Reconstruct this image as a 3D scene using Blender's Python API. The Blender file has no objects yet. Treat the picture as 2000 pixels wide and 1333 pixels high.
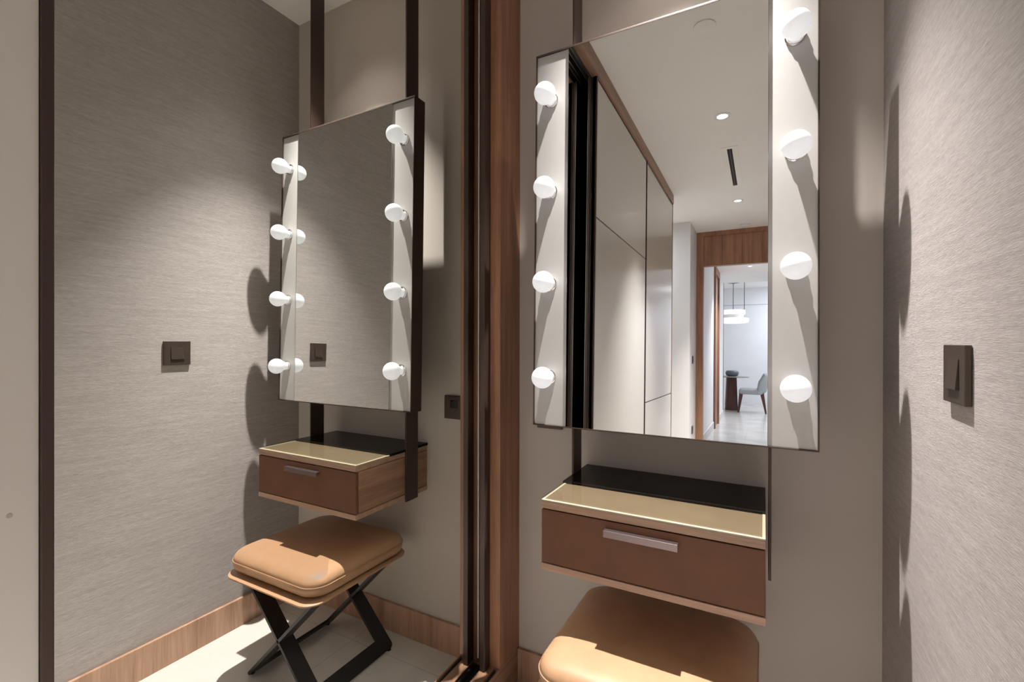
import bpy, bmesh, math, random
from mathutils import Vector, Matrix
random.seed(4)
scn = bpy.context.scene
col = scn.collection
PI = math.pi

# ------------------------------------------------------------------ camera
CAM_POS = (0.0, -1.387, 1.1379)
YAW, PITCH, ROLL = math.radians(-28.3865), math.radians(-0.0825), math.radians(0.0997)
F_PX = 910.289
cd = bpy.data.cameras.new('camera')
cam = bpy.data.objects.new('camera', cd); col.objects.link(cam)
fwd = Vector((math.sin(YAW)*math.cos(PITCH), math.cos(YAW)*math.cos(PITCH), math.sin(PITCH)))
rt = Vector((math.cos(YAW), -math.sin(YAW), 0)); up = rt.cross(fwd)
r2 = rt*math.cos(ROLL)+up*math.sin(ROLL); u2 = -rt*math.sin(ROLL)+up*math.cos(ROLL)
cam.matrix_world = Matrix(((r2.x, u2.x, -fwd.x, CAM_POS[0]), (r2.y, u2.y, -fwd.y, CAM_POS[1]),
                           (r2.z, u2.z, -fwd.z, CAM_POS[2]), (0, 0, 0, 1)))
cd.sensor_width = 36.0; cd.sensor_fit = 'HORIZONTAL'; cd.lens = F_PX/2000*36.0
cd.clip_start = 0.02; cd.clip_end = 60
scn.camera = cam

# ------------------------------------------------------------------ world, exposure
w = bpy.data.worlds.new('world'); scn.world = w; w.use_nodes = True
w.node_tree.nodes['Background'].inputs[0].default_value = (0.02, 0.02, 0.022, 1)
w.node_tree.nodes['Background'].inputs[1].default_value = 0.5
scn.view_settings.view_transform = 'Standard'; scn.view_settings.look = 'None'
scn.view_settings.gamma = 1.0; scn.view_settings.use_curve_mapping = False
scn.view_settings.exposure = 0.0
cy = scn.cycles
cy.max_bounces = 16; cy.diffuse_bounces = 10; cy.glossy_bounces = 8; cy.transmission_bounces = 8; cy.transparent_max_bounces = 8
cy.sample_clamp_indirect = 2.5
cy.use_denoising = True
cy.use_adaptive_sampling = False
cy.use_light_tree = True
try:
    cy.denoiser = 'OPENIMAGEDENOISE'; cy.denoising_input_passes = 'RGB_ALBEDO_NORMAL'; cy.denoising_prefilter = 'ACCURATE'
except Exception: pass

H = 2.55           # corridor ceiling height
XR = 0.248         # wallpapered wall
XF = -0.72         # wardrobe face
XM = -0.795        # mirror plane of the sliding door

def lamp(name, kind, loc, energy, color, rot=(0, 0, 0), **kw):
    l = bpy.data.lights.new(name, kind); l.energy = energy; l.color = color
    for k, v in kw.items(): setattr(l, k, v)
    o = bpy.data.objects.new(name, l); col.objects.link(o); o.location = loc; o.rotation_euler = rot
    return o
WARM = (1.0, 0.958, 0.925)
COOL = (0.86, 0.91, 1.0)
# recessed downlights of the corridor: a focused beam and the wide spill of its lens
DOWN = [(-0.213, -0.280, 1.0), (-0.222, -2.019, 1.1), (-0.214, -3.717, 1.5)]
for i, (dx, dy, k) in enumerate(DOWN):
    lamp('downlight_beam', 'SPOT', (dx, dy, H-0.012), 430*k, WARM, spot_size=math.radians(65), spot_blend=1.0, shadow_soft_size=0.008)
    lamp('downlight_core', 'SPOT', (dx, dy, H-0.012), 170*min(k, 1), WARM, spot_size=math.radians(46), spot_blend=1.0, shadow_soft_size=0.008)
    lamp('downlight_spill', 'SPOT', (dx, dy, H-0.014), 14*k, WARM, spot_size=math.radians(95), spot_blend=1.0, shadow_soft_size=0.02)
# cove and window light of the dining room, side passage light, far corridor
lamp('dining_cove_light', 'AREA', (0.9, -10.3, 2.76), 60, COOL, shape='RECTANGLE', size=0.8, size_y=1.6)
lamp('side_passage_light', 'AREA', (-1.75, -3.78, 2.50), 30, COOL, shape='RECTANGLE', size=0.8, size_y=0.6)
lamp('far_corridor_light', 'SPOT', (-0.19, -7.15, H-0.012), 260, COOL, spot_size=math.radians(110), spot_blend=1.0, shadow_soft_size=0.02)

# ------------------------------------------------------------------ materials
def mat(name, base, rough=0.6, metal=0.0, **kw):
    m = bpy.data.materials.new(name); m.use_nodes = True
    b = m.node_tree.nodes['Principled BSDF']
    b.inputs['Base Color'].default_value = (*base, 1); b.inputs['Roughness'].default_value = rough; b.inputs['Metallic'].default_value = metal
    for k, v in kw.items(): b.inputs[k].default_value = v
    return m
def nd(m, t, **kw):
    n = m.node_tree.nodes.new(t)
    for k, v in kw.items(): setattr(n, k, v)
    return n
def lk(m, a, b): m.node_tree.links.new(a, b)
def coords(m, scale, loc=(0, 0, 0)):
    tc = nd(m, 'ShaderNodeTexCoord'); mp = nd(m, 'ShaderNodeMapping'); mp.inputs['Scale'].default_value = scale; mp.inputs['Location'].default_value = loc
    lk(m, tc.outputs['Object'], mp.inputs['Vector']); return mp.outputs['Vector']
def ramp(m, fac, stops):
    r = nd(m, 'ShaderNodeValToRGB'); e = r.color_ramp.elements
    while len(e) < len(stops): e.new(0.5)
    for el, (p, c) in zip(e, stops): el.position = p; el.color = (*c, 1)
    lk(m, fac, r.inputs[0]); return r.outputs[0]
def bump(m, h, strength, dist):
    b = nd(m, 'ShaderNodeBump'); b.inputs['Strength'].default_value = strength; b.inputs['Distance'].default_value = dist
    lk(m, h, b.inputs['Height']); lk(m, b.outputs[0], m.node_tree.nodes['Principled BSDF'].inputs['Normal'])
def P(m): return m.node_tree.nodes['Principled BSDF']

def noise(m, vec, scale, detail=4, rough=0.5):
    n = nd(m, 'ShaderNodeTexNoise'); n.inputs['Scale'].default_value = scale; n.inputs['Detail'].default_value = detail; n.inputs['Roughness'].default_value = rough
    lk(m, vec, n.inputs['Vector']); return n.outputs['Fac']

def wood(name, dark, light, axis='Z', rough=0.42):
    m = mat(name, light, rough)
    s = {'X': (0.8, 14, 14), 'Y': (14, 0.8, 14), 'Z': (14, 14, 0.8)}[axis]
    f = noise(m, coords(m, s), 2.2, 8, 0.6)
    s2 = {'X': (6, 160, 160), 'Y': (160, 6, 160), 'Z': (160, 160, 6)}[axis]
    f2 = noise(m, coords(m, s2), 1.6, 3, 0.5)
    mx = nd(m, 'ShaderNodeMath', operation='ADD'); ml = nd(m, 'ShaderNodeMath', operation='MULTIPLY'); ml.inputs[1].default_value = 0.45
    lk(m, f2, ml.inputs[0]); lk(m, f, mx.inputs[0]); lk(m, ml.outputs[0], mx.inputs[1])
    c = ramp(m, mx.outputs[0], [(0.48, dark), (0.92, light)])
    lk(m, c, P(m).inputs['Base Color']); bump(m, f2, 0.12, 0.0006)
    return m

def wallpaper():
    m = mat('wallpaper_grasscloth', (0.42, 0.38, 0.35), 0.62)
    f = noise(m, coords(m, (1, 22, 430)), 2.6, 5, 0.62)
    f2 = noise(m, coords(m, (1, 2.5, 40)), 3.0, 3, 0.5)
    ad = nd(m, 'ShaderNodeMath', operation='MULTIPLY_ADD'); ad.inputs[1].default_value = 0.35
    lk(m, f2, ad.inputs[0]); lk(m, f, ad.inputs[2])
    c = ramp(m, ad.outputs[0], [(0.42, (0.252, 0.226, 0.214)), (0.66, (0.345, 0.311, 0.298)), (0.86, (0.43, 0.392, 0.38))])
    lk(m, c, P(m).inputs['Base Color']); bump(m, f, 0.5, 0.0014)
    return m

def paint(name, c, rough=0.7, var=0.03):
    m = mat(name, c, rough)
    f = noise(m, coords(m, (1, 1, 1)), 1.6, 3, 0.5)
    lo = tuple(v*(1-var) for v in c); hi = tuple(v*(1+var) for v in c)
    lk(m, ramp(m, f, [(0.3, lo), (0.7, hi)]), P(m).inputs['Base Color'])
    g = noise(m, coords(m, (1, 1, 1)), 260, 2, 0.5); bump(m, g, 0.04, 0.0005)
    return m

def leather(name, c, rough=0.38):
    m = mat(name, c, rough)
    f = noise(m, coords(m, (1, 1, 1)), 14, 4, 0.6)
    lo = tuple(v*0.9 for v in c); hi = tuple(v*1.08 for v in c)
    lk(m, ramp(m, f, [(0.3, lo), (0.7, hi)]), P(m).inputs['Base Color'])
    v = nd(m, 'ShaderNodeTexVoronoi'); v.inputs['Scale'].default_value = 520; lk(m, coords(m, (1, 1, 1)), v.inputs['Vector'])
    bump(m, v.outputs['Distance'], 0.10, 0.0004)
    return m

def tile():
    m = mat('floor_tile', (0.58, 0.56, 0.53), 0.2)
    v = coords(m, (1, 1, 1), (0.22, 0.12, 0))
    br = nd(m, 'ShaderNodeTexBrick'); br.offset = 0.0
    br.inputs['Scale'].default_value = 1.0; br.inputs['Brick Width'].default_value = 0.6; br.inputs['Row Height'].default_value = 0.6
    br.inputs['Mortar Size'].default_value = 0.0014; br.inputs['Mortar Smooth'].default_value = 0.1
    br.inputs['Color1'].default_value = (1, 1, 1, 1); br.inputs['Color2'].default_value = (1, 1, 1, 1); br.inputs['Mortar'].default_value = (0.74, 0.72, 0.7, 1)
    lk(m, v, br.inputs['Vector'])
    f = noise(m, coords(m, (1, 1, 1)), 2.4, 7, 0.62)
    c = ramp(m, f, [(0.3, (0.50, 0.48, 0.45)), (0.5, (0.60, 0.58, 0.55)), (0.72, (0.66, 0.64, 0.61))])
    mx = nd(m, 'ShaderNodeMix', data_type='RGBA', blend_type='MULTIPLY'); mx.inputs[0].default_value = 1.0
    lk(m, c, mx.inputs[6]); lk(m, br.outputs['Color'], mx.inputs[7]); lk(m, mx.outputs[2], P(m).inputs['Base Color'])
    return m

M = {}
M['paper'] = wallpaper()
M['wall'] = paint('greige_wall_paint', (0.46, 0.41, 0.365))
M['wall_pale'] = paint('pale_wall_paint', (0.66, 0.65, 0.64))
M['wall_white'] = paint('white_wall_paint', (0.80, 0.80, 0.82))
M['ceil'] = paint('ceiling_paint', (0.86, 0.845, 0.81), 0.8)
M['floor'] = tile()
M['wood'] = wood('walnut_veneer_upright', (0.17, 0.075, 0.038), (0.36, 0.178, 0.098), 'Z')
M['wood_y'] = wood('walnut_veneer_lengthwise', (0.16, 0.085, 0.050), (0.33, 0.19, 0.118), 'Y')
M['wood_x'] = wood('walnut_veneer_crosswise', (0.22, 0.125, 0.080), (0.40, 0.25, 0.17), 'X')
M['base'] = wood('baseboard_veneer', (0.27, 0.150, 0.095), (0.50, 0.305, 0.205), 'Z')
M['bronze'] = mat('dark_bronze_metal', (0.055, 0.034, 0.027), 0.42, 0.35)
M['bronze2'] = mat('bronze_switch_plate', (0.075, 0.055, 0.046), 0.35, 0.5)
M['black'] = mat('black_powder_coat', (0.012, 0.012, 0.013), 0.42, 0.2)
M['void'] = mat('dark_recess', (0.01, 0.009, 0.008), 0.8)
M['mirror'] = mat('mirror_silver', (0.80, 0.805, 0.765), 0.0, 1.0)
M['mirror_van'] = mat('mirror_silver_vanity', (0.86, 0.87, 0.86), 0.0, 1.0)
M['glass_edge'] = mat('polished_glass_edge', (0.70, 0.76, 0.74), 0.12, 0.6)
M['edge_glint'] = mat('mirror_edge_painted_glint', (0.92, 0.92, 0.92), 0.5)  # plain white colour, paints the glint of the mirror's bevel
M['strip'] = mat('satin_cream_lacquer', (0.43, 0.42, 0.405), 0.35)
M['panel'] = mat('pale_satin_glass', (0.58, 0.555, 0.51), 0.16)
M['blackglass'] = mat('black_glass', (0.006, 0.005, 0.004), 0.10)
M['blackglass'].node_tree.nodes['Principled BSDF'].inputs['Specular IOR Level'].default_value = 0.10
M['leather'] = leather('tan_leather', (0.37, 0.212, 0.118))
M['leather_br'] = leather('brown_leather', (0.125, 0.052, 0.024), 0.55)
P(M['leather_br']).inputs['Specular IOR Level'].default_value = 0.3
M['inlay'] = leather('beige_leather_inlay', (0.125, 0.079, 0.048), 0.5)
M['cream'] = mat('cream_edge_trim', (0.34, 0.285, 0.21), 0.4)
M['handle'] = mat('brushed_mauve_bronze', (0.20, 0.155, 0.155), 0.3, 0.9)
M['alu'] = mat('track_aluminium', (0.5, 0.5, 0.5), 0.3, 0.9)
M['chrome'] = mat('chrome', (0.75, 0.72, 0.72), 0.15, 1.0)
M['whiteplastic'] = mat('white_plastic', (0.78, 0.78, 0.78), 0.4)
M['redwood'] = wood('dark_red_wood', (0.045, 0.014, 0.010), (0.12, 0.042, 0.028), 'Z')
M['fabric'] = paint('grey_fabric', (0.40, 0.41, 0.42), 0.9)
M['stone'] = paint('grey_stone_glaze', (0.13, 0.15, 0.18), 0.35, 0.25)
M['lock'] = mat('warm_grey_plug', (0.40, 0.36, 0.32), 0.5)
M['tabletop'] = mat('pale_table_top', (0.30, 0.27, 0.25), 0.3)
M['glass'] = mat('clear_glass', (0.9, 0.97, 0.93), 0.02)
def thin_glass(m):
    nt = m.node_tree; out = nt.nodes['Material Output']
    tr = nd(m, 'ShaderNodeBsdfTransparent'); tr.inputs[0].default_value = (0.93, 0.955, 0.93, 1)
    gl = nd(m, 'ShaderNodeBsdfGlossy'); gl.inputs['Roughness'].default_value = 0.02
    fr = nd(m, 'ShaderNodeFresnel'); fr.inputs['IOR'].default_value = 1.35
    ge = nd(m, 'ShaderNodeNewGeometry'); iv = nd(m, 'ShaderNodeMath', operation='SUBTRACT'); iv.inputs[0].default_value = 1.0; lk(m, ge.outputs['Backfacing'], iv.inputs[1])
    mf = nd(m, 'ShaderNodeMath', operation='MULTIPLY'); lk(m, fr.outputs[0], mf.inputs[0]); lk(m, iv.outputs[0], mf.inputs[1])
    mx = nd(m, 'ShaderNodeMixShader'); lk(m, mf.outputs[0], mx.inputs[0]); lk(m, tr.outputs[0], mx.inputs[1]); lk(m, gl.outputs[0], mx.inputs[2])
    lk(m, mx.outputs[0], out.inputs['Surface'])
thin_glass(M['glass'])
def emis(name, c, s):
    m = mat(name, (0.8, 0.8, 0.8), 0.35); P(m).inputs['Emission Color'].default_value = (*c, 1); P(m).inputs['Emission Strength'].default_value = s; m.cycles.emission_sampling = 'NONE'; return m
M['bulb'] = emis('opal_bulb_glow', (1.0, 0.985, 0.99), 0.62); P(M['bulb']).inputs['Base Color'].default_value = (0.3, 0.3, 0.3, 1)
M['lens'] = emis('downlight_lens', (1.0, 0.96, 0.92), 6.0)
M['drum'] = emis('opal_lamp_shade', (1.0, 0.98, 0.95), 0.75)

# ------------------------------------------------------------------ mesh helpers
def box(bm, x0, x1, y0, y1, z0, z1, bev=0.0, seg=2):
    if x0 > x1: x0, x1 = x1, x0
    if y0 > y1: y0, y1 = y1, y0
    if z0 > z1: z0, z1 = z1, z0
    t = bmesh.new()
    vs = [t.verts.new((x, y, z)) for x in (x0, x1) for y in (y0, y1) for z in (z0, z1)]
    for f in ((0, 1, 3, 2), (4, 6, 7, 5), (0, 4, 5, 1), (2, 3, 7, 6), (0, 2, 6, 4), (1, 5, 7, 3)): t.faces.new([vs[i] for i in f])
    if bev > 0: bmesh.ops.bevel(t, geom=t.edges[:], offset=bev, segments=seg, affect='EDGES', profile=0.5)
    bmesh.ops.recalc_face_normals(t, faces=t.faces[:])
    tmp = bpy.data.meshes.new('t'); t.to_mesh(tmp); t.free(); bm.from_mesh(tmp); bpy.data.meshes.remove(tmp)
def loft(bm, loops, cap0=True, cap1=True):
    rows = [[bm.verts.new(p) for p in lp] for lp in loops]
    n = len(rows[0])
    for a, b in zip(rows, rows[1:]):
        for i in range(n): bm.faces.new((a[i], a[(i+1) % n], b[(i+1) % n], b[i]))
    if cap0: bm.faces.new(rows[0][::-1])
    if cap1: bm.faces.new(rows[-1])
def lathe(bm, prof, org, axis=(0, 0, 1), n=32, cap0=True, cap1=True):
    ax = Vector(axis).normalized(); t = Vector((1, 0, 0)) if abs(ax.x) < 0.9 else Vector((0, 1, 0))
    u = ax.cross(t).normalized(); v = ax.cross(u); o = Vector(org)
    loft(bm, [[o+ax*h+(u*math.cos(2*PI*i/n)+v*math.sin(2*PI*i/n))*max(r, 1e-5) for i in range(n)] for r, h in prof], cap0, cap1)
def tube(bm, pts, r, n=8, closed=False):
    pts = [Vector(p) for p in pts]; N = len(pts); rows = []
    for i, p in enumerate(pts):
        a = pts[(i-1) % N] if (closed or i > 0) else pts[i]; b = pts[(i+1) % N] if (closed or i < N-1) else pts[i]
        d = (b-a).normalized(); t = Vector((0, 0, 1)) if abs(d.z) < 0.9 else Vector((1, 0, 0))
        u = d.cross(t).normalized(); v = d.cross(u)
        rows.append([bm.verts.new(p+(u*math.cos(2*PI*k/n)+v*math.sin(2*PI*k/n))*r) for k in range(n)])
    rr_ = list(zip(rows, rows[1:]))+([(rows[-1], rows[0])] if closed else [])
    for a, b in rr_:
        for k in range(n): bm.faces.new((a[k], a[(k+1) % n], b[(k+1) % n], b[k]))
    if not closed: bm.faces.new(rows[0][::-1]); bm.faces.new(rows[-1])
def rrect(x0, x1, y0, y1, r, z, n=8):
    r = max(min(r, (x1-x0)/2-1e-4, (y1-y0)/2-1e-4), 1e-4); out = []
    for cx, cy_, a0 in ((x1-r, y1-r, 0), (x0+r, y1-r, PI/2), (x0+r, y0+r, PI), (x1-r, y0+r, 1.5*PI)):
        for i in range(n+1):
            a = a0+PI/2*i/n; out.append(Vector((cx+r*math.cos(a), cy_+r*math.sin(a), z)))
    return out
def obj(name, bm, m, parent=None, smooth=False, bev=None, label=None):
    bmesh.ops.recalc_face_normals(bm, faces=bm.faces[:])
    me = bpy.data.meshes.new(name); bm.to_mesh(me); bm.free(); me.materials.append(m)
    o = bpy.data.objects.new(name, me); col.objects.link(o)
    if smooth:
        for p in me.polygons: p.use_smooth = True
        if smooth != 'all': me.set_sharp_from_angle(angle=math.radians(38))
    if parent: o.parent = parent; o.matrix_parent_inverse = Matrix.Identity(4)
    if label: o['label'] = label
    return o
def bxo(name, dims, m, parent=None, bev=0.0015, label=None):
    bm = bmesh.new()
    for d in (dims if isinstance(dims, list) else [dims]): box(bm, *d, bev=bev)
    return obj(name, bm, m, parent, label=label)
def thing(name, label, cat, loc=(0, 0, 0), rot=(0, 0, 0), group=None):
    o = bpy.data.objects.new(name, None); col.objects.link(o); o.empty_display_size = 0.05
    o.location = loc; o.rotation_euler = rot; o['label'] = label; o['category'] = cat
    if group: o['group'] = group
    return o
def tag(o, label, cat, group=None):
    o['label'] = label; o['category'] = cat
    if group: o['group'] = group
    return o
def struct(name, dims, m, bev=0.0, parent=None):
    bm = bmesh.new()
    for d in (dims if isinstance(dims, list) else [dims]): box(bm, *d, bev=bev)
    o = obj(name, bm, m, parent)
    if not parent: o['kind'] = 'structure'
    return o
def dup(root, loc, rot=None, label=None, group=None):
    def cp(o, par):
        c = o.copy(); col.objects.link(c)
        if par: c.parent = par
        for ch in list(o.children): cp(ch, c)
        return c
    r = cp(root, None); r.location = loc
    if rot: r.rotation_euler = rot
    if label: r['label'] = label
    if group: r['group'] = group
    return r

# ------------------------------------------------------------------ the setting
YP = -4.75         # portal wall to the dining side
YD = -8.84         # end of the far corridor
T = 0.1
struct('wall_back', (-0.95, XR+T, 0.0, T, 0, H), M['wall'])
struct('wall_right', (XR, XR+T, YP-0.02, 0.0, 0, H), M['paper'])
struct('floor', (-3.4, 2.2, -11.6, T, -0.1, 0.0), M['floor'])
struct('ceiling', [(-3.0, XR+T, YD, T, H, H+0.1), (XR+T, 0.6, YD, YP, H, H+0.1), (-3.4, 2.2, -11.6, YD, 2.80, 2.9), (-3.4, 2.2, YD-0.03, YD, H+0.001, 2.80)], M['ceil'])
struct('wall_left', [(-1.40, -1.38, -3.32, T, 0, H), (-1.38, -0.752, -3.34, -3.32, 0, H)], M['wall'])
struct('wall_passage', [(-3.0, -0.69, YP, -4.236, 0, H), (-3.1, -3.0, YP, T, 0, H)], M['wall_pale'])
struct('wall_corridor', [(-0.80, -0.69, YD, YP-0.09, 0, H), (0.34, 0.45, YD, YP-0.09, 0, H), (XR, 0.45, YP-0.09, YP, 0, H)], M['wall_white'])
struct('wall_dining', [(-3.4, 2.2, -11.6, -11.5, 0, 2.38), (-3.4, 2.2, -11.6, -11.53, 2.38, 2.40), (-3.4, 2.2, -11.6, -11.5, 2.40, 2.8),
                      (-3.4, -3.3, -11.5, YD, 0, 2.8), (2.1, 2.2, -11.5, YD, 0, 2.8),
                      (-3.3, -0.80, YD, YD+0.1, 0, 2.8), (0.45, 2.1, YD, YD+0.1, 0, 2.8)], M['wall_white'])
BZ = 0.11
struct('baseboard_back', (XF, XR-0.012, -0.012, 0.0, 0, BZ), M['base'], 0.0015)
struct('baseboard_right', (XR-0.012, XR, YP, 0.0, 0, BZ), M['base'], 0.0015)
struct('baseboard_corridor', [(-0.69, -0.678, -6.90, YP-0.09, 0, BZ), (-0.69, -0.678, YD+0.01, -7.66, 0, BZ)], M['wall_pale'], 0.0015)

struct('trim_1', (-0.70, -0.684, YD-0.012, YD+0.012, 0, H), M['bronze'], 0.001)
# wooden portal between the two corridors
d1 = struct('door_1', [(-0.69, -0.615, YP-0.09, YP, 0, H), (-0.615, XR, YP-0.09, YP-0.0, 2.50, H)], M['wood'], 0.002)
struct('transom_panel', [(-0.615+0.2*i, min(-0.615+0.2*i+0.197, XR), YP-0.085, YP-0.012, 2.155, 2.4985) for i in range(5)]+[(-0.615, XR, YP-0.08, YP-0.02, 2.1555, 2.498)], M['wood'], 0.0015, d1)
# wooden door set in the left wall of the far corridor
d2 = struct('door_2', [(-0.80, -0.660, -7.00, -6.90, 0, 2.549), (-0.80, -0.660, -7.66, -7.56, 0, 2.549), (-0.80, -0.660, -7.56, -7.00, 2.44, 2.549)], M['wood'], 0.002)
struct('door_leaf', (-0.73, -0.685, -7.56, -7.00, 0.005, 2.44), M['wood'], 0.001, d2)

# ------------------------------------------------------------------ built-in wardrobe with the mirrored sliding door
wd = thing('built_in_wardrobe', 'wooden wardrobe along the left wall with a mirrored sliding door and pale sliding doors', 'wardrobe', (-0.95, -1.7, 0))
def wp(name, dims, m, bev=0.001, parent=None, label=None):
    bm = bmesh.new()
    for d in (dims if isinstance(dims, list) else [dims]): box(bm, *d, bev=bev)
    o = obj(name, bm, m, parent or wd, label=label)
    o.matrix_parent_inverse = Matrix.Translation(-wd.location) if not parent else Matrix.Identity(4)
    return o
YE = -3.32
wp('jamb', (-0.90, XF, -0.131, -0.0005, 0.1135, 2.545), M['wood'], 0.0008)
wp('plinth', [(-0.90, XF-0.019, YE, -0.0005, 0.001, 0.100), (XF-0.019, XF-0.001, YE, -0.0005, 0.001, 0.1000), (-0.7262, XF-0.001, YE, -0.133, 0.1000, 0.1115), (-0.7390, XF-0.001, -0.131, -0.0005, 0.1000, 0.1115),   # front fascia
              (-0.775, -0.739, YE, -0.133, 0.100, 0.1118), (-0.90, -0.81, YE, -0.133, 0.100, 0.1118), (-0.90, -0.739, -0.131, -0.0005, 0.100, 0.1118)], M['wood_y'], 0.0006)
wp('track', [(-0.739, -0.726, YE, -0.134, 0.100, 0.1035), (-0.81, -0.775, YE, -0.134, 0.100, 0.1035)], M['void'], 0)
wp('header', [(XF-0.03, XF+0.008, YE, -0.132, 2.468, 2.548)], M['wood_y'], 0.001)
wp('end_panel', (-0.90, XF, YE-0.018, YE, 0.001, 2.548), M['wood'], 0.001)
wp('top_track', [(-0.90, XF-0.032, YE, -0.132, 2.50, 2.545), (-0.752, -0.748, YE, -0.134, 2.46, 2.50)], M['bronze'], 0.0005)
wp('guide_rail', [(-0.785, -0.782, YE, -0.134, 2.478, 2.50), (-0.768, -0.765, YE, -0.134, 2.478, 2.50), (-0.738, -0.736, YE, -0.134, 2.474, 2.466)], M['alu'], 0.0003, label='silver aluminium guide rail')
wp('closing_profile', (-0.773, -0.7555, -0.165, -0.1312, 0.1125, 2.50), M['bronze'], 0.0012)
wp('back_panel', (-0.92, -0.90, YE, -0.0005, 0.001, 2.548), M['void'], 0)
# mirror door, inner track
md = wp('mirror_door', (-0.818, XM-0.0052, -1.30, -0.133, 0.106, 2.50), M['void'], 0.0005)
md_m = wp('mirror_pane', (XM-0.005, XM, -1.29, -0.139, 0.1125, 2.495), M['mirror'], 0.0009, parent=md)
wp('edge_trim', [(XM-0.003, XM+0.0016, -0.1395, -0.1370, 0.130, 2.495)], M['edge_glint'], 0.0002, parent=md, label='mirror edge with its glint painted white')  # white strip stands in for light caught by the mirror's bevel
# pale doors, outer track
def pale_door(y0, y1, grooves, stile_near):
    b = wp('panel_door', (-0.741, -0.7245, y0, y1, 0.106, 2.470), M['bronze'], 0.001)
    zs = [0.125]+grooves+[2.455]
    for a, c in zip(zs, zs[1:]):
        wp('door_panel', (-0.7244, -0.7215, y0+0.006, y1-stile_near, a+(0.004 if a > 0.2 else 0), c-(0.004 if c < 2.4 else 0)), M['panel'], 0.0006, parent=b, label='pale grey satin glass panel')
    wp('edge_seal', [(-0.7655, -0.7610, y1-0.002, y1+0.0012, 0.1125, 2.468), (-0.7560, -0.7545, y1-0.002, y1+0.0008, 0.1125, 2.468)], M['alu'], 0.0002, parent=b, label='thin silver edge strips')
    wp('stile', [(-0.765, -0.7185, y1-0.012, y1, 0.1125, 2.468)], M['bronze'], 0.0015, parent=b)
    return b
pdn = pale_door(-2.265, -1.165, [1.775], 0.0125)
bm = bmesh.new(); lathe(bm, [(0.0026, 0), (0.0026, 0.0005), (0.0, 0.0007)], (-0.7215, -1.201, 0.946), (1, 0, 0), 16); obj('door_lock', bm, M['lock'], pdn, True); 
pale_door(-3.315, -2.277, [0.78], 0.0125)

# ------------------------------------------------------------------ vanity: posts, drawer unit, lit mirror
postL = tag(bxo('support_post', (-0.4860, -0.4797, -0.124, -0.0604, 0.5676, 2.549), M['bronze'], bev=0.001), 'dark bronze flat post from ceiling, on the wardrobe side of the drawer unit', 'post', 'posts carrying the vanity')
postR = postL.copy(); col.objects.link(postR); postR.location.x += 0.4962
postR['label'] = 'dark bronze flat post from ceiling, on the wallpapered wall side of the drawer unit'

dx0, dx1, dyf = -0.4790, 0.0040, -0.3473
du = thing('drawer_unit', 'wall-hung walnut vanity drawer unit with brown leather front, above the tan stool', 'drawer unit', ((dx0+dx1)/2, -0.17, 0.5773))
def dp(name, dims, m, bev=0.001, parent=None, label=None):
    o = bxo(name, dims, m, None, bev, label)
    if parent is None: o.parent = du; o.matrix_parent_inverse = Matrix.Translation(-du.location)
    else: o.parent = parent; o.matrix_parent_inverse = Matrix.Identity(4)
    return o
dp('side_panel', (dx0, dx0+0.018, dyf+0.012, -0.0005, 0.5955, 0.7258), M['wood_y'])
dp('side_panel', (dx1-0.018, dx1, dyf+0.012, -0.0005, 0.5955, 0.7258), M['wood_y'])
dp('bottom_board', (dx0-0.001, dx1+0.001, dyf-0.001, -0.0005, 0.5773, 0.5935), M['wood_x'])
dp('top_board', (dx0, dx1, dyf, -0.0005, 0.7275, 0.7445), M['wood_x'])
dp('edge_trim', [(dx0, dx1, dyf, dyf+0.008, 0.7446, 0.7485), (dx0, dx0+0.006, dyf+0.008, -0.198, 0.7446, 0.7485), (dx1-0.006, dx1, dyf+0.008, -0.198, 0.7446, 0.7485)], M['cream'], 0.0006, label='cream edge trim')
dp('inlay', (dx0+0.006, dx1-0.006, dyf+0.008, -0.199, 0.7446, 0.7472), M['inlay'], 0.0003, label='beige leather inlay under clear glass')
dp('shelf', (dx0-0.004, dx1+0.0005, -0.199, -0.0005, 0.7446, 0.7535), M['blackglass'], 0.0008, label='glossy black back shelf')
dp('glass_top', (dx0+0.001, dx1-0.001, dyf+0.0015, -0.1995, 0.7505, 0.7538), M['glass'], 0.0006, label='clear glass sheet')
dr = dp('drawer', [(dx0+0.0005, dx1-0.0005, dyf, dyf+0.0105, 0.5958, 0.7248), (dx0+0.02, dx1-0.02, dyf+0.012, -0.05, 0.600, 0.715)], M['leather_br'], 0.0012)
# angled metal pull
bm = bmesh.new()
box(bm, -0.3185, -0.1580, dyf-0.0150, dyf-0.0002, 0.7065, 0.7085, 0.0005); box(bm, -0.3185, -0.1580, dyf-0.0165, dyf-0.0145, 0.6935, 0.7085, 0.0005)
h = obj('handle', bm, M['handle']); h.parent = dr; h.matrix_parent_inverse = Matrix.Identity(4); h['label'] = 'slim brushed metal pull'

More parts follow.
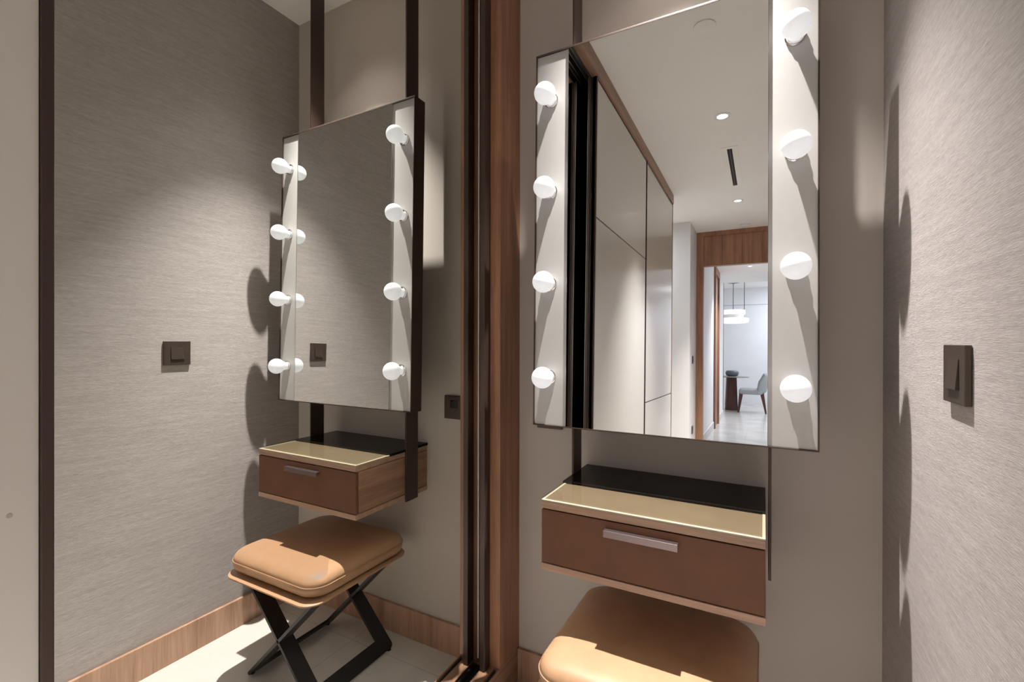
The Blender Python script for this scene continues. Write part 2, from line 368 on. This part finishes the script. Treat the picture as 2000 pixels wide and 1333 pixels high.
# lit mirror: local frame (x across, y into the box, z up the glass), leaning back one degree
BW, BH, BT = 0.6785, 1.0496, 0.0526
vmr = thing('vanity_mirror', 'tall vanity mirror flanked by two columns of round bulbs, above the drawer unit', 'mirror', (-0.5733, -0.2016, 0.8994), (-0.01734, 0, 0))
bxo('frame', [(0, 0.0032, -0.0004, BT, 0, BH), (BW-0.0032, BW, 0, BT, 0, BH), (0.0032, BW-0.0032, 0, BT, 0, 0.0032), (0.0032, BW-0.0032, 0, BT, BH-0.0050, BH)], M['bronze'], vmr, 0.0006)
bxo('back_panel', (0.0032, BW-0.0032, BT-0.006, BT-0.001, 0.0032, BH-0.0032), M['bronze'], vmr, 0)
bxo('mirror_pane', (0.0985, BW-0.0975, 0.0002, 0.0055, 0.0035, BH-0.0052), M['mirror_van'], vmr, 0.0002)
bxo('light_panel', (0.0032, 0.0980, 0.0045, 0.0100, 0.0035, BH-0.0052), M['strip'], vmr, 0.0003, label='cream panel carrying four bulbs')
bxo('light_panel', (BW-0.0970, BW-0.0032, 0.0045, 0.0100, 0.0035, BH-0.0052), M['strip'], vmr, 0.0003, label='cream panel carrying four bulbs')
def bulb_mesh():
    bm = bmesh.new(); R = 0.0292; prof = []
    # from the base out to the tip; h measured from the panel
    prof += [(0.0135, 0.003), (0.0140, 0.006), (0.0155, 0.0125), (0.0175, 0.0185), (0.0205, 0.0245)]
    cz = 0.0455
    a0 = math.asin(0.0235/R)
    for i in range(0, 15):
        a = (PI-a0)+(0-(PI-a0))*i/14
        prof.append((R*math.sin(a), cz-R*math.cos(PI-a)*1.0 if False else cz+R*math.cos(a)))
    lathe(bm, prof, (0, 0, 0), (0, -1, 0), 40, True, True)
    return bm
ba = None
for bx_ in (0.0467, 0.6328):
    for bz_ in (0.912, 0.6545, 0.3965, 0.137):
        if ba is None:
            ba = obj('light_bulb', bulb_mesh(), M['bulb'], vmr, smooth='all', label='round opal white bulb')
            bm = bmesh.new(); lathe(bm, [(0.0205, 0.0), (0.0205, 0.0030), (0.0185, 0.0038), (0.0180, 0.006), (0.0150, 0.0062), (0.0150, 0.0)], (0, 0, 0), (0, -1, 0), 36)
            bs = obj('bulb_socket', bm, M['chrome'], ba, smooth=True, label='chrome socket ring')
            o = ba
        else:
            o = ba.copy(); col.objects.link(o); o.parent = vmr; o.matrix_parent_inverse = Matrix.Identity(4)
            s = bs.copy(); col.objects.link(s); s.parent = o; s.matrix_parent_inverse = Matrix.Identity(4)
        o.location = (bx_, 0.0045, bz_)

# ------------------------------------------------------------------ stool
st = thing('stool', 'tan leather cushioned stool on black crossed frames, under the drawer unit', 'stool', (-0.228, -0.265, 0))
def sp(name, bm, m, smooth=True, parent=None, label=None):
    o = obj(name, bm, m, None, smooth, label=label)
    if parent is None: o.parent = st; o.matrix_parent_inverse = Matrix.Translation(-st.location)
    else: o.parent = parent; o.matrix_parent_inverse = Matrix.Identity(4)
    return o
cx0_, cx1_, cy0_, cy1_ = -0.447, -0.010, -0.475, -0.060
bm = bmesh.new()
prof = [(0.030, 0.3715), (0.010, 0.3735), (0.003, 0.381), (0.0, 0.392), (0.0, 0.404), (0.0012, 0.4055), (0.0, 0.407), (0.002, 0.416), (0.007, 0.4245), (0.014, 0.4305), (0.025, 0.4360), (0.045, 0.4400), (0.08, 0.4430), (0.13, 0.4450), (0.18, 0.4456)]
loft(bm, [rrect(cx0_+i, cx1_-i, cy0_+i, cy1_-i, 0.062-i*0.3, z, 10) for i, z in prof])
cu = sp('cushion', bm, M['leather'], 'all')
bm = bmesh.new(); tube(bm, rrect(cx0_-0.0005, cx1_+0.0005, cy0_-0.0005, cy1_+0.0005, 0.062, 0.4055, 10), 0.0017, 8, True)
sp('piping', bm, M['leather'], 'all', cu)
bm = bmesh.new()
loft(bm, [rrect(-0.449+i, -0.016-i, -0.492+i, -0.056-i, 0.055, z, 10) for i, z in ((0.002, 0.3585), (0.0, 0.3600), (0.0, 0.3640), (0.002, 0.3655))])
loft(bm, [rrect(-0.40, -0.06, -0.42, -0.12, 0.03, z, 4) for z in (0.3655, 0.372)])
sp('seat_plate', bm, M['leather'], True, label='thin tan leather seat plate')
def leg_frame(sign):
    xf = -0.388 if sign > 0 else -0.052
    L = 0.3585*math.sqrt(2)*0.995; c = math.sqrt(0.5)
    y0, y1, wd_, th = -0.430, -0.078, 0.052, 0.0095
    bm = bmesh.new()
    def P3(s, y, t): return Vector((xf+sign*(s*c)-sign*t*c*1.0, y, s*c+t*c))
    # outline of a flat U in the tilted plane
    r = 0.016
    out = [(L, y0), (L, y0+wd_), (wd_*0.98, y0+wd_), (wd_*0.98, y1-wd_), (L, y1-wd_), (L, y1)]
    for i in range(7):
        a = PI/2*i/6; out.append((r-r*math.sin(a), y1-r+r*math.cos(a)))
    for i in range(7):
        a = PI/2*i/6; out.append((r-r*math.cos(a), y0+r-r*math.sin(a)))
    out = [(s+0.006, y) for s, y in out]
    f = [bm.verts.new(P3(s, y, -th/2)) for s, y in out]; b = [bm.verts.new(P3(s, y, th/2)) for s, y in out]
    n = len(f); bm.faces.new(f); bm.faces.new(b[::-1])
    for i in range(n): bm.faces.new((f[i], b[i], b[(i+1) % n], f[(i+1) % n]))
    bmesh.ops.bevel(bm, geom=[e for e in bm.edges if len(e.link_faces) == 2 and e.calc_face_angle(0) > 0.6], offset=0.0008, segments=1, affect='EDGES')
    o = sp('leg_frame', bm, M['black'], False)
    for yy in (y0+0.02, y1-0.02):
        q = bmesh.new(); lathe(q, [(0.007, 0.0), (0.008, 0.001), (0.008, 0.007)], (xf+sign*0.006, yy, 0.0), (0, 0, 1), 14); sp('foot', q, M['black'], True, o)
    return o
leg_frame(1); leg_frame(-1)

# ------------------------------------------------------------------ switches and sockets
def switch(name, label, cat, loc, rot, rocker=True, group=None):
    """plate lies in local XZ, faces local -Y"""
    t = thing(name, label, cat, loc, rot, group)
    bxo('plate', (-0.043, 0.043, -0.0085, -0.0005, -0.042, 0.042), M['bronze2'], t, 0.0012)
    if rocker:
        bm = bmesh.new(); vs = []
        for x in (-0.0215, 0.0215):
            for (y, z) in ((-0.0085, -0.022), (-0.0085, 0.022), (-0.0092, 0.022), (-0.0125, -0.022)): vs.append(bm.verts.new((x, y, z)))
        bm.faces.new(vs[0:4]); bm.faces.new(vs[4:8][::-1])
        for i in range(4): bm.faces.new((vs[i], vs[(i+1) % 4], vs[4+(i+1) % 4], vs[4+i]))
        bmesh.ops.bevel(bm, geom=bm.edges[:], offset=0.0006, segments=2, affect='EDGES')
        obj('rocker', bm, M['bronze2'], t)
    else:
        bxo('socket_insert', [(-0.016, 0.016, -0.0095, -0.0084, -0.002, 0.026)], M['void'], t, 0.0006)
    return t
switch('light_switch', 'square dark bronze rocker switch on the streaky wallpapered wall', 'light switch', (XR, -0.4965, 1.0905), (0, 0, -PI/2))
switch('wall_socket', 'small dark bronze socket plate on the plain wall behind the lit mirror', 'socket', (-0.608, 0, 0.895), (0, 0, 0), False)
switch('light_switch', 'dark switch plate beside the wooden doorway, seen in the vanity mirror', 'light switch', (-0.69, -4.46, 1.075), (0, 0, PI/2))
switch('wall_socket', 'low dark socket plate near the floor beside the wooden doorway', 'socket', (-0.69, -4.46, 0.31), (0, 0, PI/2), False)
switch('light_switch', 'dark switch plate on the white wall just past the wooden doorway', 'light switch', (-0.69, -5.05, 1.10), (0, 0, PI/2))

# ------------------------------------------------------------------ ceiling fittings
def downlight(loc, label):
    t = thing('downlight', label, 'ceiling light', loc, (0, 0, 0), 'recessed downlights of the corridor')
    bm = bmesh.new(); lathe(bm, [(0.030, -0.0005), (0.046, -0.0005), (0.046, -0.003), (0.043, -0.0045), (0.031, -0.0045), (0.030, -0.0005)], (0, 0, 0), (0, 0, 1), 40, False, False); obj('trim_ring', bm, M['whiteplastic'], t, True)
    bm = bmesh.new(); lathe(bm, [(0.030, -0.0008), (0.030, -0.002), (0.026, -0.0028)], (0, 0, 0), (0, 0, 1), 32); obj('lens', bm, M['lens'], t, True)
    return t
dl = downlight((-0.213, -0.28, H), 'small round recessed downlight in the ceiling directly above the vanity mirror')
dup(dl, (-0.222, -2.019, H), None, 'bright round downlight nearest above the vent slot, reflected in the vanity mirror')
dup(dl, (-0.214, -3.717, H), None, 'bright round downlight between the vent slot and the wooden doorway')
dup(dl, (-0.19, -7.15, H), None, 'tiny bright downlight seen through the wooden doorway')
bm = bmesh.new(); lathe(bm, [(0.046, -0.0005), (0.046, -0.005), (0.043, -0.0065), (0.0, -0.0065)], (0, 0, 0), (0, 0, 1), 40)
sk = obj('ceiling_speaker', bm, M['ceil'], None, True); sk.location = (-0.232, -1.156, H)
tag(sk, 'plain round white cover on the ceiling, near the top of the vanity mirror', 'ceiling speaker')
bm = bmesh.new(); lathe(bm, [(0.05, -0.0005), (0.052, -0.012), (0.04, -0.022), (0.0, -0.024)], (0, 0, 0), (0, 0, 1), 32)
sd = obj('smoke_detector', bm, M['whiteplastic'], None, True); sd.location = (-0.18, -4.60, H)
tag(sd, 'low white smoke detector on the ceiling before the wooden doorway', 'smoke detector')
vt = thing('air_vent', 'long narrow black slot air vent in the white ceiling between two downlights', 'air vent', (-0.213, -2.90, H))
bxo('vent_frame', [(-0.055, -0.016, -0.42, 0.42, -0.003, -0.0004), (0.016, 0.055, -0.42, 0.42, -0.003, -0.0004), (-0.016, 0.016, -0.42, -0.385, -0.003, -0.0004), (-0.016, 0.016, 0.385, 0.42, -0.003, -0.0004)], M['ceil'], vt, 0.0005)
bxo('slot', (-0.016, 0.016, -0.385, 0.385, -0.0012, -0.0004), M['void'], vt, 0)
bxo('slat', [(-0.003, 0.003, -0.385, 0.385, -0.0026, -0.0013)], M['bronze'], vt, 0)

# ------------------------------------------------------------------ dining room
TX, TY = -0.655, -10.05
tb = thing('dining_table', 'round dining table on a dark red wooden pedestal, beyond the doorway', 'table', (TX, TY, 0))
bm = bmesh.new(); lathe(bm, [(0.37, 0.700), (0.388, 0.706), (0.392, 0.713), (0.388, 0.720)], (0, 0, 0), (0, 0, 1), 48); obj('tabletop', bm, M['tabletop'], tb, True)
bm = bmesh.new(); loft(bm, [[Vector((0.045+r*math.cos(2*PI*i/6+0.3), r*math.sin(2*PI*i/6+0.3), z)) for i in range(6)] for r, z in ((0.135, 0.0005), (0.135, 0.02), (0.108, 0.69), (0.108, 0.6995))])
obj('pedestal', bm, M['redwood'], tb)
bm = bmesh.new(); lathe(bm, [(0.075, 0), (0.11, 0.012), (0.130, 0.05), (0.128, 0.09), (0.105, 0.118), (0.098, 0.120), (0.094, 0.112), (0.112, 0.085), (0.112, 0.05), (0.06, 0.015)], (0, 0, 0), (0, 0, 1), 40)
bw = obj('bowl', bm, M['stone'], None, 'all'); bw.location = (-0.595, -10.02, 0.7205); tag(bw, 'squat blue grey bowl standing on the round dining table', 'bowl')
ch = thing('dining_chair', 'grey upholstered dining chair with dark red wooden legs, to the right of the table', 'chair', (-0.20, -9.82, 0))
bm = bmesh.new(); loft(bm, [rrect(-0.25+i, 0.18-i, -0.22+i, 0.22-i, 0.07, z, 8) for i, z in ((0.02, 0.375), (0.0, 0.39), (0.0, 0.455), (0.015, 0.478), (0.05, 0.488))]); obj('seat', bm, M['fabric'], ch, 'all')
# curved back wrapping the seat
bm = bmesh.new(); n = 18; rows = []
for j, (z, rr_, th) in enumerate([(0.40, 0.205, 0.02), (0.44, 0.225, 0.032), (0.62, 0.245, 0.035), (0.76, 0.262, 0.030), (0.80, 0.262, 0.014)]):
    a = 1.15-(0.25 if z > 0.7 else 0); ring = []
    for i in range(n+1):
        t = -a+2*a*i/n; ring.append(Vector(((rr_+th)*math.cos(t)-0.012+(z-0.4)*0.12, (rr_+th)*math.sin(t), z)))
    for i in range(n, -1, -1):
        t = -a+2*a*i/n; ring.append(Vector(((rr_-th)*math.cos(t)-0.012+(z-0.4)*0.12, (rr_-th)*math.sin(t), z)))
    rows.append(ring)
loft(bm, rows); obj('backrest', bm, M['fabric'], ch, 'all')
for lx, ly, ox, oy in ((-0.21, 0.17, -0.05, 0.01), (-0.21, -0.17, -0.05, -0.01), (0.17, 0.14, 0.07, 0.02), (0.17, -0.14, 0.07, -0.02)):
    bm = bmesh.new(); loft(bm, [[Vector((lx+ox*k+r*sx*1.3, ly+oy*k+r*sy, z)) for sx, sy in ((1, 1), (-1, 1), (-1, -1), (1, -1))] for z, r, k in ((0.0005, 0.011, 1), (0.2, 0.018, 0.5), (0.39, 0.026, 0))])
    obj('leg', bm, M['redwood'], ch)
pd = thing('pendant_light', 'two-tier white drum pendant lamp hanging on thin dark rods over the dining table', 'pendant lamp', (-0.58, -10.0, 0))
bm = bmesh.new(); lathe(bm, [(0.03, 2.799), (0.03, 2.735), (0.12, 2.73), (0.12, 2.72), (0.02, 2.70), (0.0, 2.70)], (0, 0, 0), (0, 0, 1), 32); obj('canopy', bm, M['bronze'], pd, True)
bm = bmesh.new()
tube(bm, [(0, 0, 2.766), (0, 0, 2.10)], 0.006)
tube(bm, [(-0.21, 0, 2.725), (0.215, 0, 2.735)], 0.006); tube(bm, [(-0.21, 0, 2.725), (-0.21, 0, 2.0)], 0.006); tube(bm, [(0.215, 0, 2.735), (0.215, 0, 2.10)], 0.006)
obj('rod', bm, M['bronze'], pd, True)
bm = bmesh.new(); lathe(bm, [(0.225, 2.035), (0.235, 2.04), (0.235, 2.125), (0.225, 2.13)], (0, 0, 0), (0, 0, 1), 48); obj('lamp_shade', bm, M['drum'], pd, True, label='upper white drum shade')
bm = bmesh.new(); lathe(bm, [(0.22, 1.855), (0.29, 1.865), (0.305, 1.89), (0.305, 1.945), (0.29, 1.955)], (0, 0, 0), (0, 0, 1), 48); obj('lamp_shade', bm, M['drum'], pd, True, label='wider lower white drum shade')
bm = bmesh.new(); lathe(bm, [(0.20, 1.956), (0.20, 2.034)], (0, 0, 0), (0, 0, 1), 40); obj('lamp_core', bm, M['whiteplastic'], pd, True)
